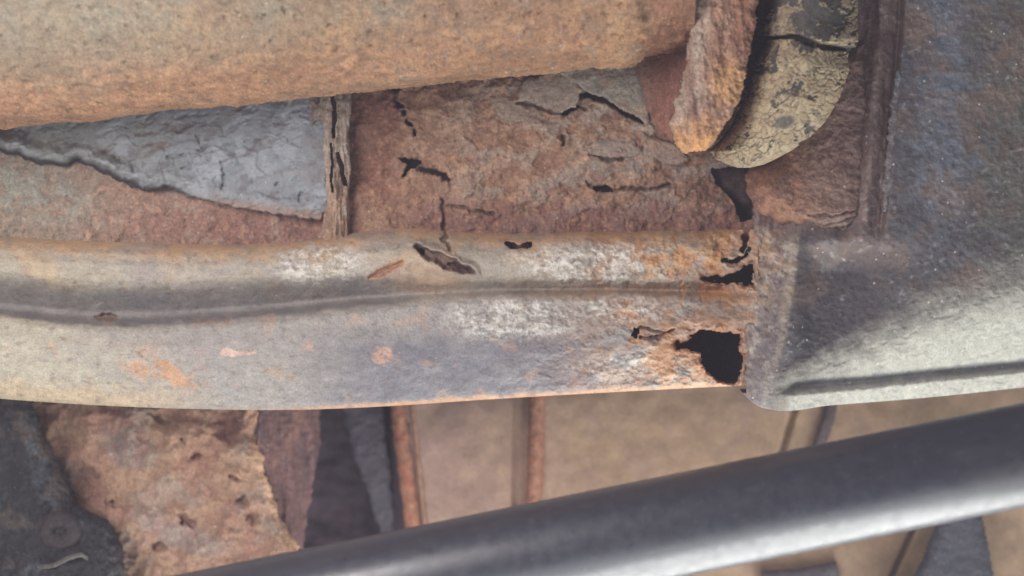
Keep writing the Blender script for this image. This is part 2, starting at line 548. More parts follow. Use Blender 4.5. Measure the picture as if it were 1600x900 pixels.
dep = np.zeros_like(X)
for j in range(len(xs)):
    pts = sorted(section(j))
    dep[:nv, j] = interp(Y[:nv, j], pts)
for _ in range(5):
    dep[1:nv - 1] = (dep[:nv - 2] + 2 * dep[1:nv - 1] + dep[2:nv]) / 4
dep[nv:] = dep[nv - 1] + 42 * u ** 1.3
wx = X + 2.2 * fbm(X, Y, 15, 3, 21); wy = Y + 2.2 * fbm(X, Y, 15, 3, 22)
n_big = fbm(X, Y, 130, 4, 23, sx=1.6); n_mid = fbm(X, Y, 30, 5, 24, sx=1.5, gain=.62); n_fin = fbm(X, Y, 8, 3, 25, sx=1.4)
act = np.ones_like(X); act[nv:] = np.linspace(1, .1, nu)[:, None]
front = np.zeros_like(X); front[:nv] = 1
scab = sstep(760, 1010, X)                        # blistered towards the torn end
dep -= act * (.7 * n_big + (.14 + .30 * scab) * n_mid + (.06 + .16 * scab) * n_fin)
lay = layers(X, Y, 40, (-.1, .15, .4), 43, sx=1.8)
dep -= front * (1.1 * scab + .25) * lay
# blister with the split
dep -= 4.5 * sstep(0, 1, ell(X, Y, 672, 408, 100, 56)) * front
rip = crack(X + 4 * fbm(X, Y, 44, 2, 46), Y + 4 * fbm(X, Y, 44, 2, 44), [(648, 384), (668, 398), (690, 406), (714, 415), (740, 425)], 8.5, 41, 1.0, .3)
rip2 = crack(X, Y, [(578, 434), (604, 421), (628, 409)], 4.0, 42, 1.5, .5)
dep += (5.0 * sstep(-1.5, 6, rip) + 2.0 * sstep(-2, 3, rip2)) * front
dep -= 1.6 * sstep(-12, -1, rip) * sstep(3, -2, rip) * sstep(-4, 4, (X - 648) * .43 + 386 - Y) * front
dep += 2.5 * sstep(0, .5, ell(wx, wy, 166, 496, 22, 7)) * front
# curled tears near the end
tear = fbm(X, Y, 24, 4, 26, rot=.3)
zone = sstep(1085, 1140, X) * sstep(470, 430, Y)
dep -= zone * 3.2 * tear
hole = np.zeros(X.shape, bool)
endb = sstep(1110, 1174, X) * front * .92
dep = dep * (1 - endb) + (4.6 - .6 * n_mid) * endb
hole |= X > 1186
dep += 1.3 * sstep(1040, 1085, X) * sstep(500, 515, Y) * sstep(612, 590, Y)
hx = wx + 2.5 * fbm(X, Y, 11, 3, 403); hy = wy + 2.5 * fbm(X, Y, 11, 3, 404)
big = sdist(hx, hy, [(1057, 537), (1075, 534), (1083, 529), (1078, 524), (1092, 518), (1112, 516), (1138, 521), (1156, 524), (1153, 546), (1161, 560),
                     (1157, 578), (1149, 597), (1131, 599), (1113, 586), (1099, 571), (1095, 549), (1076, 546), (1059, 545)])
mid_h = sdist(hx, hy, [(1100, 434), (1128, 433), (1150, 426), (1166, 414), (1176, 412), (1179, 447), (1163, 441), (1140, 441), (1104, 440)])
hole |= (big < 0) | (mid_h < 0)
stain = np.zeros(X.shape)
for pts, w0 in (([(989, 520), (995, 519)], 6.5), ([(1000, 512), (1014, 513), (1032, 520), (1052, 516)], 1.5), ([(1000, 526), (1016, 527), (1028, 529), (1040, 520)], 1.7),
                ([(696, 358), (697, 370), (690, 374), (700, 380), (703, 392)], 1.6), ([(792, 379), (801, 383), (811, 385)], 2.6), ([(811, 385), (824, 383), (829, 379)], 2.0),
                ([(652, 388), (662, 396)], 2.2), ([(700, 411), (716, 415), (738, 424)], 1.8),
                ([(1164, 340), (1166, 372), (1161, 392)], 3.0), ([(1130, 407), (1148, 408), (1166, 399), (1170, 388)], 2.2), ([(1106, 437), (1096, 434)], 1.5)):
    cr = crack(X, Y, pts, w0, 27)
    if w0 >= 2:
        hole |= cr > 0
    dep += 2.0 * sstep(-2.2, .6, cr) * front; stain = np.maximum(stain, sstep(-3.0, .8, cr))
rimd = np.minimum(np.abs(big), np.abs(mid_h))
dep -= 2.2 * sstep(16, 0, rimd) * fbm(X, Y, 26, 3, 405) * front
dep += 2.6 * sstep(6, 0, rimd) * front
hole &= front > 0

t = Tone(X.shape, (150, 144, 140))
LO = sstep(-6, 14, Y - np.tile(gr, (nv + nu, 1)) - 8)            # lower bulge
UP = 1 - LO
t.mix(UP * .75, (160, 148, 132))
t.mix(UP * sstep(330, 0, X + 60 * n_big) * .5, (156, 148, 128))
t.mix(LO * sstep(330, 40, X + 70 * n_mid + (560 - Y) * .6) * .8, (176, 168, 148))
t.mix(LO * sstep(420, 600, X) * sstep(1000, 880, X + 40 * n_mid) * sstep(500, 545, Y + 8 * n_mid) * .85, (106, 104, 114))  # blue-grey coat, with shade of the downward side painted in
tn = np.tile(tp, (nv + nu, 1)); bn = np.tile(bt, (nv + nu, 1)); gn = np.tile(gr, (nv + nu, 1))
t.mix(sstep(34, 4, Y - tn + 12 * n_mid) * .8, (186, 148, 112))
t.mix(UP * sstep(.05, .7, fbm(X, Y, 60, 4, 28, sx=2)) * .5, (180, 152, 118))
t.mix(UP * sstep(.1, .6, fbm(X, Y, 44, 4, 29, sx=2)) * .5, (142, 136, 134))
# dirt in the groove, with its shade painted in
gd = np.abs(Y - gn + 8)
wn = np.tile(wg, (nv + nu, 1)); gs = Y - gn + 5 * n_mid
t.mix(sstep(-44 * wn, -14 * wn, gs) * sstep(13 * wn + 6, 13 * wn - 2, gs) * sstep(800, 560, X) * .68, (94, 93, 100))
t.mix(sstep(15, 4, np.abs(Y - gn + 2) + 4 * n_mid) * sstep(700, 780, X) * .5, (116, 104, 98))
# chalky deposit on the torn end and crests, with wet highlights painted in
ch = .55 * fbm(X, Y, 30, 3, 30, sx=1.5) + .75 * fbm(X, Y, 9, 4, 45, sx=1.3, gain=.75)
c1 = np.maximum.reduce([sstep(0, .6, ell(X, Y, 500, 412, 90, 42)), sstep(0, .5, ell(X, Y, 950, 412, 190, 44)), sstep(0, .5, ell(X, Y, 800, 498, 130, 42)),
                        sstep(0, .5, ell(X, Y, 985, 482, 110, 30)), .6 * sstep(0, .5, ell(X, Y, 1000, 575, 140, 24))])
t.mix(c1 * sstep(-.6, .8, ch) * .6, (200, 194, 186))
rz = sstep(900, 1040, X + 30 * n_mid)
t.mix(rz * sstep(-.1, .5, fbm(X, Y, 48, 5, 31)) * .8, (200, 148, 98))
t.mix(sstep(5, 1, rimd) * .6, (196, 150, 112))
t.mix(rz * sstep(.25, .7, fbm(X, Y, 30, 5, 32)) * .5, (156, 104, 76))
t.mix(sstep(0, .6, ell(wx, wy, 1090, 550, 110, 72)) * sstep(-.5, .4, n_mid) * .7, (184, 136, 92))
t.mix(sstep(24, 3, np.minimum(np.abs(big), np.abs(mid_h))) * .55, (150, 96, 66))
t.mix(sstep(1120, 1160, X) * .5, (160, 134, 120))
t.mix(scab * (1 - lay) * .4, (164, 118, 86)); t.mix(lay * (1 - scab) * .15, (168, 158, 148))
t.mix(c1 * sstep(-.3, .5, ch) * sstep(1060, 980, X) * .6, (216, 210, 203))  # second pale pass: highlight along the crests painted brighter
# staining round the blister split
t.mix(sstep(0, .7, ell(wx, wy, 668, 436, 92, 34)) * .65, (150, 118, 94))
t.mix(sstep(-4, 3, rip) * .8, (100, 70, 62))
t.mix(sstep(-6, 1, rip2) * .75, (154, 98, 70))
t.mix(sstep(12, 3, polydist(wx, wy, [(792, 379), (811, 385), (829, 379)])) * .6, (160, 112, 80))
t.mix(sstep(0, .5, ell(wx, wy, 166, 496, 24, 8)) * .8, (112, 84, 72))
# chips and rust blooms of the lower bulge
t.mix(sstep(.0, .25, ell(wx, wy, 358, 551, 17, 8)) * .9, (206, 176, 162)); t.mix(sstep(.0, .3, ell(wx, wy, 384, 552, 18, 4)) * .8, (196, 160, 142))
t.mix(sstep(.0, .4, ell(wx, wy, 484, 543, 9, 7)) * .7, (186, 162, 152))
t.mix(sstep(.0, .3, ell(wx, wy, 597, 556, 20, 17)) * sstep(-.4, .1, fbm(X, Y, 12, 3, 33)) * .8, (190, 148, 128))
t.mix(sstep(.0, .5, ell(wx, wy, 312, 553, 18, 12)) * .35, (160, 132, 124))
t.mix(sstep(0, .6, ell(wx, wy, 250, 578, 95, 34, .35)) * sstep(-.3, .4, n_mid) * .75, (194, 146, 108))
t.mix(sstep(0, .6, ell(wx, wy, 225, 560, 50, 9, .45)) * sstep(-.1, .4, fbm(X, Y, 18, 3, 34)) * .6, (120, 96, 82))
t.mix(LO * sstep(.45, .8, fbm(X, Y, 40, 4, 35)) * .35, (176, 140, 116))
t.mix(sstep(9, 2, bn - Y + 3 * n_mid) * sstep(300, 620, X) * .8, (204, 158, 124))
t.mix(sstep(40, 15, bn - Y + 8 * n_mid) * sstep(380, 200, X) * .5, (190, 160, 128))
t.mix(sstep(.45, .7, fbm(X, Y, 9, 3, 36, sx=2.0)) * .35, (104, 90, 86))
t.mix(1 - act, (84, 66, 64))
mottling(t, X, Y, .15, 37, 15, sx=1.8)
t.mix(stain * .75, (84, 62, 58))
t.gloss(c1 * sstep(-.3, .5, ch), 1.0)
t.gloss(sstep(380, 520, X) * .35)
dep -= c1 * front * (.28 * fbm(X, Y, 7, 2, 39) + .25 * ch)
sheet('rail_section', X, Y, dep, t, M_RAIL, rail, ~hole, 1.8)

# ---- back wall of the box section (seen through the rust holes)
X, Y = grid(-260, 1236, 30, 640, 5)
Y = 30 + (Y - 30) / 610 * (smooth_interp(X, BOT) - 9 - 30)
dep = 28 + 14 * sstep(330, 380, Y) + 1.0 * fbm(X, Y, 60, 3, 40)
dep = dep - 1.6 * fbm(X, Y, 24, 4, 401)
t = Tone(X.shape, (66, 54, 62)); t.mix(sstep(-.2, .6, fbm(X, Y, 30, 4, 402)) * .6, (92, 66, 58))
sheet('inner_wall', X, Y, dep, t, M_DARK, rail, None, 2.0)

# ---- peeling underseal sheet
X, Y = grid(-260, 520, 60, 356, 1.6)
LIP = [(-280, 172), (-80, 216), (-20, 232), (0, 238), (30, 247), (62, 258), (100, 262), (122, 254), (140, 262), (175, 280), (205, 292), (232, 300), (262, 297), (292, 308),
       (330, 318), (370, 326), (420, 334), (470, 342), (500, 346), (512, 320), (512, 60)]
n_mid = fbm(X, Y, 36, 5, 51, gain=.6); n_fin = fbm(X, Y, 10, 3, 52)
wx = X + 2.5 * fbm(X, Y, 18, 3, 53); wy = Y + 2.5 * fbm(X, Y, 18, 3, 54)
sd = sdist(wx, wy, [(-280, 40)] + LIP)
inner = np.clip(-sd, 0, 80)
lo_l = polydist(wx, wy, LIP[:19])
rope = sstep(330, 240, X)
dep = 10.8 - .32 * n_mid - .12 * n_fin
dep -= (1.2 + (2.6 + 2.2 * fbm(X, Y, 60, 3, 49)) * rope) * np.exp(-((lo_l - 20) / 10.0) ** 2)           # rolled lip
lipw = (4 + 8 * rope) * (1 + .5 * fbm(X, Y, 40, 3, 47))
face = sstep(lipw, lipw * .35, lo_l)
dep += (1.5 + 3.2 * rope) * face
dep -= .6 * sstep(.12, .2, fbm(X, Y, 90, 3, 55, sx=1.6, rot=-.25))
dep += .7 * sstep(.55, .7, fbm(X, Y, 26, 3, 56, sx=1.8, rot=-.3))
keep = sd < 0
for pts, w0 in (([(262, 245), (280, 244), (288, 240)], 1.6), ([(285, 262), (300, 262)], 1.5), ([(346, 252), (350, 275), (348, 294)], .9), ([(310, 235), (322, 228)], 1.6),
                ([(312, 222), (306, 210)], 1.3), ([(430, 290), (436, 286)], 1.8), ([(472, 300), (470, 315)], 2.5)):
    dep += 1.5 * sstep(-2, .6, crack(X, Y, pts, w0 * 1.3, 50))
t = Tone(X.shape, (126, 130, 135))
t.mix(sstep(330, 60, X + 50 * n_mid) * .7, (140, 143, 136))
t.mix(sstep(.05, .5, n_mid) * .5, (132, 132, 134))
t.mix(sstep(.1, .5, fbm(X, Y, 70, 4, 57)) * .5, (154, 159, 166))
scr = fbm(X, Y, 16, 4, 48, sx=3.0, rot=-.32, gain=.75)
t.mix(sstep(.0, .4, ell(X, Y, 215, 222, 110, 34, -.3)) * sstep(.0, .35, scr) * .75, (112, 102, 92))
t.mix(sstep(.5, .75, scr) * .5, (104, 100, 100)); t.mix(sstep(440, 500, X) * sstep(270, 320, Y) * sstep(-.1, .3, scr) * .6, (92, 90, 98))
dep += .5 * sstep(.1, .5, scr)
t.mix(sstep(12, 2, polydist(wx, wy, [(265, 200), (330, 210), (345, 190), (380, 168)])) * .55, (112, 108, 110))
t.mix(sstep(.5, .7, fbm(X, Y, 22, 3, 58, sx=1.7, rot=-.3)) * .7, (104, 100, 102))
t.mix(sstep(260, 380, X) * sstep(22, 4, lo_l + 6 * n_mid) * .7, (146, 116, 98))
t.mix(rope * sstep(26, 8, lo_l + 5 * n_mid) * .4, (104, 102, 106)); t.mix(face * (.4 + .55 * rope), (38, 34, 38))  # dark broken edge, with the shadow under the lip painted in
t.mix(sstep(455, 500, X) * sstep(.0, .3, n_mid) * .5, (110, 104, 104))
mottling(t, X, Y, .10, 59, 14)
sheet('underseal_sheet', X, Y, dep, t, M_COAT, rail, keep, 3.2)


# ---- lifted flakes of scale on the web
def flake(pts, d, rgb, seed, tilt=(0, 0), th=1.0):
    a = np.array(pts, float)
    X, Y = grid(a[:, 0].min() - 5, a[:, 0].max() + 5, a[:, 1].min() - 5, a[:, 1].max() + 5, 1.6)
    wx = X + 3 * fbm(X, Y, 16, 3, seed); wy = Y + 3 * fbm(X, Y, 16, 3, seed + 1)
    sd = sdist(wx, wy, pts)
    nm = fbm(X, Y, 26, 5, seed + 2, gain=.65)
    dep = d + tilt[0] * (X - a[:, 0].mean()) / 50 + tilt[1] * (Y - a[:, 1].mean()) / 50 - .45 * nm + .8 * sstep(-5, 0, sd)
    t = Tone(X.shape, rgb)
    t.mix(sstep(0, .5, nm) * .5, (126, 112, 104)); t.mix(sstep(.1, .5, fbm(X, Y, 40, 4, seed + 4)) * .45, (150, 118, 98))
    mottling(t, X, Y, .18, seed + 5, 12)
    sheet('scale_flake', X, Y, dep, t, M_RUST, rail, sd < 0, th)


flake([(806, 157), (815, 128), (870, 106), (900, 118), (912, 140), (906, 150), (902, 166), (880, 177), (862, 173), (836, 163)], 14.6, (152, 138, 126), 70, (0, -.4))
flake([(866, 110), (900, 92), (1000, 84), (1022, 150), (1012, 196), (985, 180), (966, 170), (945, 154), (922, 148), (900, 132)], 13.8, (148, 140, 130), 80, (.2, -.3))
flake([(914, 240), (930, 218), (990, 220), (1010, 240), (975, 247), (945, 248)], 15.4, (144, 128, 118), 90)
flake([(760, 150), (800, 148), (802, 160), (840, 172), (825, 196), (780, 186)], 15.6, (146, 128, 114), 100)
flake([(1000, 205), (1060, 225), (1080, 250), (1050, 262), (1005, 240)], 15.0, (136, 116, 106), 105)

# ---- layered seam strap
X, Y = grid(476, 566, 110, 384, 1.3)
wx = X + 4 * fbm(X, Y, 30, 4, 61, sy=2.0); wy = Y + 3 * fbm(X, Y, 20, 3, 62)
LF = interp(Y, [(110, 482), (200, 482), (222, 497), (250, 501), (330, 500), (384, 506)]); RT = interp(Y, [(110, 548), (240, 549), (330, 546), (355, 548), (384, 556)])
str_n = fbm(X, Y, 15, 4, 63, sy=7.0, gain=.7); lump_n = fbm(X, Y, 22, 4, 64)
e = np.minimum(wx - LF, RT - wx)
cc = (X - LF) / (RT - LF)
dep = 14.0 - 6.0 * np.sqrt(np.clip(e / 24, 0, 1)) - 1.7 * str_n - .8 * lump_n + 5 * sstep(320, 384, Y) * cc
keep = e > 0
keep &= (ell(wx, wy, 496, 208, 8, 22) < 0)
for pts, w0 in (([(521, 140), (523, 175), (522, 212)], 2.6), ([(517, 225), (520, 260), (519, 300)], 1.2), ([(528, 240), (540, 290)], 3.2), ([(498, 140), (498, 158)], 3.0)):
    keep &= polydist(wx, wy, pts) > w0
t = Tone(X.shape, (154, 138, 126))
t.mix(sstep(.0, .5, str_n) * .6, (116, 98, 88))
t.mix(sstep(220, 340, Y) * .6, (146, 112, 88))
t.mix(sstep(.1, .5, lump_n) * sstep(520, 545, X) * .6, (150, 146, 140))
mottling(t, X, Y, .2, 65, 12, sy=2.5)
sheet('seam_strap', X, Y, dep, t, M_RUST, rail, keep, 5.0)

# =================================================================== UPPER PIPE
pipe = thing('rusted_pipe', 'thick rust-brown pipe above the grey peeling underseal sheet', 'pipe', 500, -20, -24)
A = W(-90, 46, -24); B = W(1060, -72.5, -24)
RP = 0.0378
A = A - (B - A) / np.linalg.norm(B - A) * 240 * S


def pipe_disp(T, a):
    T = T - 240
    Y = a * 150
    x = T
    dsp = .7 * fbm(x, Y, 120, 4, 110) + .22 * fbm(x, Y, 26, 4, 111, gain=.7, sx=1.6, rot=.25) + .24 * fbm(x, Y, 8, 3, 112, sx=1.5, rot=.25)
    pits = fbm(x, Y, 12, 3, 113, sx=1.6)
    dsp -= 1.1 * sstep(.62, .8, pits)
    dsp += .8 * layers(x, Y, 60, (-.2, .1, .4), 116, sx=1.7, rot=.15) + .5 * layers(x, Y, 18, (.15, .5), 117, sx=1.6, rot=.15)
    dsp += .5 * sstep(870, 900, x) * fbm(x, Y, 30, 3, 114)
    end = x - 1022 + 10 * fbm(x * 0, Y, 26, 3, 115)
    dsp += .6 * np.exp(-((end + 30) / 18) ** 2)                      # weld-like lip near the end
    dsp -= 2.6 * sstep(-8, 5, end)
    return dsp


def pipe_tone(T, a):
    T = T - 240
    # a < 0 or > 0 ? the visible lower flank is where the angle turns to -Z
    Y = a * 150
    t = Tone(T.shape, (124, 104, 86))
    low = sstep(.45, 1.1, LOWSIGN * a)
    nb = fbm(T, Y, 110, 4, 120); nm = fbm(T, Y, 32, 5, 121, gain=.68)
    t.mix(sstep(900, 300, T + 160 * nb) * sstep(.75, .0, LOWSIGN * a + .25 * nb) * .92, (136, 135, 122))
    t.mix(sstep(.0, .6, nb) * .4, (150, 126, 100))
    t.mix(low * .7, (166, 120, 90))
    t.mix(sstep(500, 950, T + 60 * nm) * (1 - low) * .6, (140, 100, 78))
    t.mix(sstep(.1, .8, nm) * .4, (128, 98, 78))
    t.mix(sstep(.05, .8, fbm(T, Y, 75, 5, 122, gain=.75)) * .5 * (1 - .7 * sstep(620, 120, T) * (1 - low)), (172, 132, 96))
    t.mix(sstep(.1, .8, fbm(T, Y, 90, 5, 126, gain=.75)) * .5, (126, 108, 92))
    t.mix(sstep(.3, .6, fbm(T, Y, 30, 4, 123)) * sstep(480, 800, T) * .5, (124, 112, 104))
    t.mix(np.exp(-((T - 986 + 14 * nm) / 30.0) ** 2) * .35, (168, 138, 102))
    t.mix(sstep(1026, 1034, T + 10 * nm) * .8, (136, 92, 74))
    t.mix(sstep(.42, .6, fbm(T, Y, 9, 3, 124, sx=1.7)) * .5, (96, 76, 64))
    t.mix((1 - layers(T, Y, 60, (-.2, .1, .4), 116, sx=1.7, rot=.15)) * .3, (122, 92, 74)); t.mix(layers(T, Y, 18, (.15, .5), 117, sx=1.6, rot=.15) * .2, (166, 136, 108))
    t.mix(sstep(.2, .8, fbm(T, Y, 20, 4, 127, sx=1.6, rot=.2)) * .2, (180, 144, 112))
    t.mix(layers(T, Y, 120, (.15, .4), 128, sx=1.8) * .4, (116, 88, 68)); t.mix(sstep(.5, .62, fbm(T, Y, 34, 5, 129, gain=.65)) * .4, (100, 76, 62))
    t.mix(sstep(950, 250, T + 120 * nb) * (1 - low) * .45, (132, 126, 110))
    mottling(t, T, Y, .12, 125, 13, sx=1.5, rot=.2)
    return t


LOWSIGN = 1.0
ax = (B - A) / np.linalg.norm(B - A)
fv = np.array([0, -1, 0]); uu = np.cross(ax, fv)
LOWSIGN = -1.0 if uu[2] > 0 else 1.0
tube('tube', A, B, RP, 900, 270, pipe_disp, pipe_tone, M_RUST, pipe)

# =================================================================== BUSHING BRACKET (lug at the pipe's end)
brk = thing('bushing_bracket', 'rust-orange rounded bracket lug between the pipe end and the rubber bushing', 'bracket', 1090, 230, -8)


def lug_sheet(name, pts, d, dome, edge_w, th, seed, tonefn, mat, parent, step=1.5, slope=(0, 0), lumps=1.0, ragged=3.0, edge_pow=.5, keepfn=None, dispfn=None):
    a = np.array(pts, float)
    X, Y = grid(a[:, 0].min() - 8, a[:, 0].max() + 8, a[:, 1].min() - 8, a[:, 1].max() + 8, step)
    wx = X + ragged * fbm(X, Y, 22, 4, seed); wy = Y + ragged * fbm(X, Y, 22, 4, seed + 1)
    sd = sdist(wx, wy, pts)
    e = np.clip(-sd / edge_w, 0, 1)
    nm = fbm(X, Y, 34, 5, seed + 2, gain=.62)
    dep = d - dome * (1 - (1 - e) ** 2) ** edge_pow - lumps * (.8 * nm + .3 * fbm(X, Y, 9, 3, seed + 3))
    dep = dep + slope[0] * (X - a[:, 0].mean()) / 100 + slope[1] * (Y - a[:, 1].mean()) / 100
    if dispfn:
        dep = dep + dispfn(X, Y, wx, wy)
    t = tonefn(X, Y, nm, sd)
    keep = sd < 0
    if keepfn is not None:
        keep &= keepfn(wx, wy)
    return sheet(name, X, Y, dep, t, mat, parent, keep, th)


def lug_tone(X, Y, nm, sd):
    t = Tone(X.shape, (156, 124, 106))
    st = fbm(X, Y, 26, 4, 131, sy=3.5, rot=-.12)
    t.mix(sstep(1120, 1085, X + (Y - 100) * .12 + 12 * nm) * .8, (166, 150, 138))
    t.mix(sstep(.1, .5, st) * .55, (124, 88, 74))
    t.mix(sstep(1125, 1150, X + 12 * nm + (Y - 60) * .1) * sstep(120, 70, Y) * .6, (124, 82, 66))
    t.mix(sstep(0, .6, ell(X, Y, 1140, 130, 40, 50)) * .7, (186, 142, 98))
    t.mix(sstep(170, 228, Y + 14 * nm) * .8, (194, 142, 92))
    t.mix(sstep(.3, .6, fbm(X, Y, 16, 4, 132)) * .5, (110, 84, 74))
    mottling(t, X, Y, .2, 133, 12, sy=2)
    return t


def lug_disp(X, Y, wx, wy):
    r = 3.0 * sstep(16, 0, np.abs(wx - interp(wy, [(-60, 1132), (60, 1126), (150, 1108), (240, 1082)])))
    return -r * .6 - 1.2 * fbm(X, Y, 24, 4, 134, sy=4, rot=-.12) - 1.0 * layers(X, Y * .5, 30, (-.2, .1, .35), 135, rot=.1)


lug_sheet('lug', [(1092, -160), (1084, 0), (1076, 60), (1070, 110), (1056, 150), (1048, 195), (1052, 224), (1072, 239), (1104, 234), (1130, 206), (1154, 160), (1168, 110),
                  (1177, 60), (1186, 0), (1194, -160)], -36, 7, 26, 46, 130, lug_tone, M_RUST, brk, dispfn=lug_disp, ragged=4.5)


def gus_tone(X, Y, nm, sd):
    t = Tone(X.shape, (136, 96, 84))
    t.mix(sstep(1030, 1000, X + 10 * nm) * .6, (146, 122, 108)); t.mix(sstep(.1, .5, nm) * .5, (112, 74, 66))
    mottling(t, X, Y, .16, 143, 14, sy=2)
    return t


lug_sheet('gusset', [(984, 84), (1040, 40), (1070, 0), (1100, 0), (1100, 120), (1090, 200), (1060, 228), (1040, 214), (1018, 194), (1004, 150)], -6, 3, 18, 14, 140, gus_tone, M_RUST, brk,
          slope=(-34, 2), lumps=.6)

# =================================================================== RUBBER BUSHING
bush = thing('rubber_bushing', 'cracked olive rubber bushing with a deep split across it', 'bushing', 1165, 262, 4)
rows = np.concatenate([np.linspace(-160, 262, 310), ])
LB = [(-60, 1197), (0, 1196), (60, 1193), (85, 1186), (110, 1180), (150, 1168), (190, 1150), (215, 1132), (236, 1112), (248, 1122), (257, 1140), (262, 1156)]
RB = [(-60, 1337), (0, 1338), (60, 1335), (110, 1324), (150, 1310), (190, 1287), (215, 1262), (236, 1232), (248, 1210), (257, 1190), (262, 1170)]
na = 260
ang = np.linspace(0, 2 * math.pi, na, endpoint=False)
ang = ang - .35 * np.sin(2 * (ang)) * 0
YY, AA = np.meshgrid(rows, ang, indexing='ij')
l = interp(YY, LB); r = interp(YY, RB)
mid = (l + r) / 2; hw = (r - l) / 2
cs, sn = np.cos(AA), np.sin(AA)
sup = (np.abs(cs) ** 2.0 + np.abs(sn) ** 2.0) ** (-1 / 2.0)
hd = 31.0 * np.clip((266 - YY) / 110, 0, 1) ** .45
cx = mid + hw * cs * sup
fd = -10.0 - hd * sn * sup
f1, f2, cid = worley(cx + 7 * fbm(cx, YY, 22, 3, 150), YY + 7 * fbm(cx, YY, 22, 3, 151) + (1000 * (sn < 0)), 12.5, 152)
crust = sstep(-.28, -.02, fbm(cx, YY, 40, 5, 153, gain=.75) + .45 * sstep(60, 110, YY) - .55 * sstep(66, 50, YY) + .8 * sstep(0, .6, ell(cx, YY, 1218, 35, 34, 34)) + .5 * sstep(1265, 1300, cx) * sstep(80, 20, YY))
crust *= 1 - sstep(.1, .6, ell(cx, YY, 1226, 190, 26, 15, -.3)) * .9
g1, g2, gid = worley(cx + 4 * fbm(cx, YY, 12, 3, 158), YY * 1.15, 7.5, 159)
open_ = sstep(-.1, .5, fbm(cx, YY, 26, 3, 160))
cell = 1 - (1 - sstep(.0, .2, f2 - f1)) * (.62 + .38 * open_) - .6 * open_ * (1 - sstep(.0, .2, g2 - g1))
cell = np.clip(cell, 0, 1)
split = YY - interp(cx, [(1190, 60), (1215, 58), (1240, 58), (1265, 66), (1290, 73), (1335, 78)]) + 2.0 * fbm(cx, YY, 12, 3, 154)
gw = interp(cx, [(1190, 3), (1225, 4), (1260, 7), (1300, 6), (1335, 3)])
cut = sstep(gw, gw * .4, np.abs(split)) * (sn > -.2)
push = 1.1 * crust * (.25 + .75 * cell) + .35 * fbm(cx, YY, 30, 4, 155) + .25 * cell * (cid - .5) - 7.5 * cut - 2.5 * sstep(0, 5, split) * sstep(34, 8, split) + 1.2 * sstep(-2, -8, split) * sstep(-40, -10, split)
fd = fd - push * np.clip(sn, -.2, 1)
cx = cx + push * cs * 3
t = Tone(cx.shape, (78, 74, 74))
t.mix(sstep(.1, .5, fbm(cx, YY, 14, 3, 156)) * .4, (104, 98, 92))
t.mix(crust * (.15 + .8 * cell), (168, 150, 124))
t.mix(crust * cell * (cid > .6) * .45, (148, 128, 100))
t.mix(crust * cell * (cid < .25) * .4, (182, 168, 138))
t.mix(sstep(1285, 1325, cx) * sstep(90, 150, YY) * .4, (150, 128, 92))
t.mix(sstep(66, 50, YY) * .3, (84, 78, 74))
t.mix(cut * .8, (52, 44, 44))
mottling(t, cx, YY, .12, 157, 10)
P = W(cx, YY, fd)
nr = len(rows)
idx = np.arange(nr * na).reshape(nr, na); nx = np.roll(idx, -1, 1)
q = np.stack([idx[:-1], nx[:-1], nx[1:], idx[1:]], -1).reshape(-1, 4)
V = P.reshape(-1, 3); C = t.c.reshape(-1, 4)
V = np.concatenate([V, [P[-1].mean(0)], [P[0].mean(0)]]); C = np.concatenate([C, C[-1:], C[:1]])
h2 = np.arange(0, na, 2)
q = np.concatenate([q, np.stack([np.full(len(h2), nr * na), idx[-1][h2], idx[-1][h2 + 1], idx[-1][(h2 + 2) % na]], -1),
                    np.stack([np.full(len(h2), nr * na + 1), idx[0][(h2 + 2) % na], idx[0][h2 + 1], idx[0][h2]], -1)])
build('rubber_block', V, q, C, M_RUBBER, bush)

# =================================================================== CROSS MEMBER
mem = thing('cross_member', 'dark painted cross member with chalky pale lower face beside the rail hole', 'cross member', 1400, 620, 20)
xs = np.arange(1120, 1850, 1.7)
bt = smooth_interp(xs, [(1120, 588), (1150, 602), (1166, 620), (1184, 634), (1206, 640), (1300, 633), (1450, 621), (1600, 605), (1680, 596)])
nv = 455; nu = 24
v = np.linspace(0, 1, nv)[:, None]; u = np.linspace(0, 1, nu + 1)[1:, None]
X = np.tile(xs, (nv + nu, 1)); Y = np.zeros_like(X)
Y[:nv] = -150 * (1 - v) + bt * v
Y[nv:] = bt - 16 * u * u
front = np.zeros_like(X); front[:nv] = 1
n_big = fbm(X, Y, 140, 4, 161); n_mid = fbm(X, Y, 34, 5, 162, gain=.6); n_fin = fbm(X, Y, 9, 3, 163)
wx = X + 3 * fbm(X, Y, 24, 3, 164); wy = Y + 3 * fbm(X, Y, 24, 3, 165)
xb = interp(Y, [(-50, 1414), (0, 1411), (60, 1408), (150, 1400), (250, 1391), (330, 1384), (400, 1375)])     # edge of the housing
rd = interp(Y, [(300, 1250), (370, 1246), (430, 1240), (520, 1226), (590, 1206), (640, 1196)])               # fold line of the end bevel
brkl = interp(X, [(1120, 640), (1200, 606), (1235, 588), (1330, 545), (1420, 500), (1510, 462), (1680, 410)])
base = 1.0 + 5.0 * sstep(1700, 1400, X) * 0 + .012 * (X - 1450) * -.3
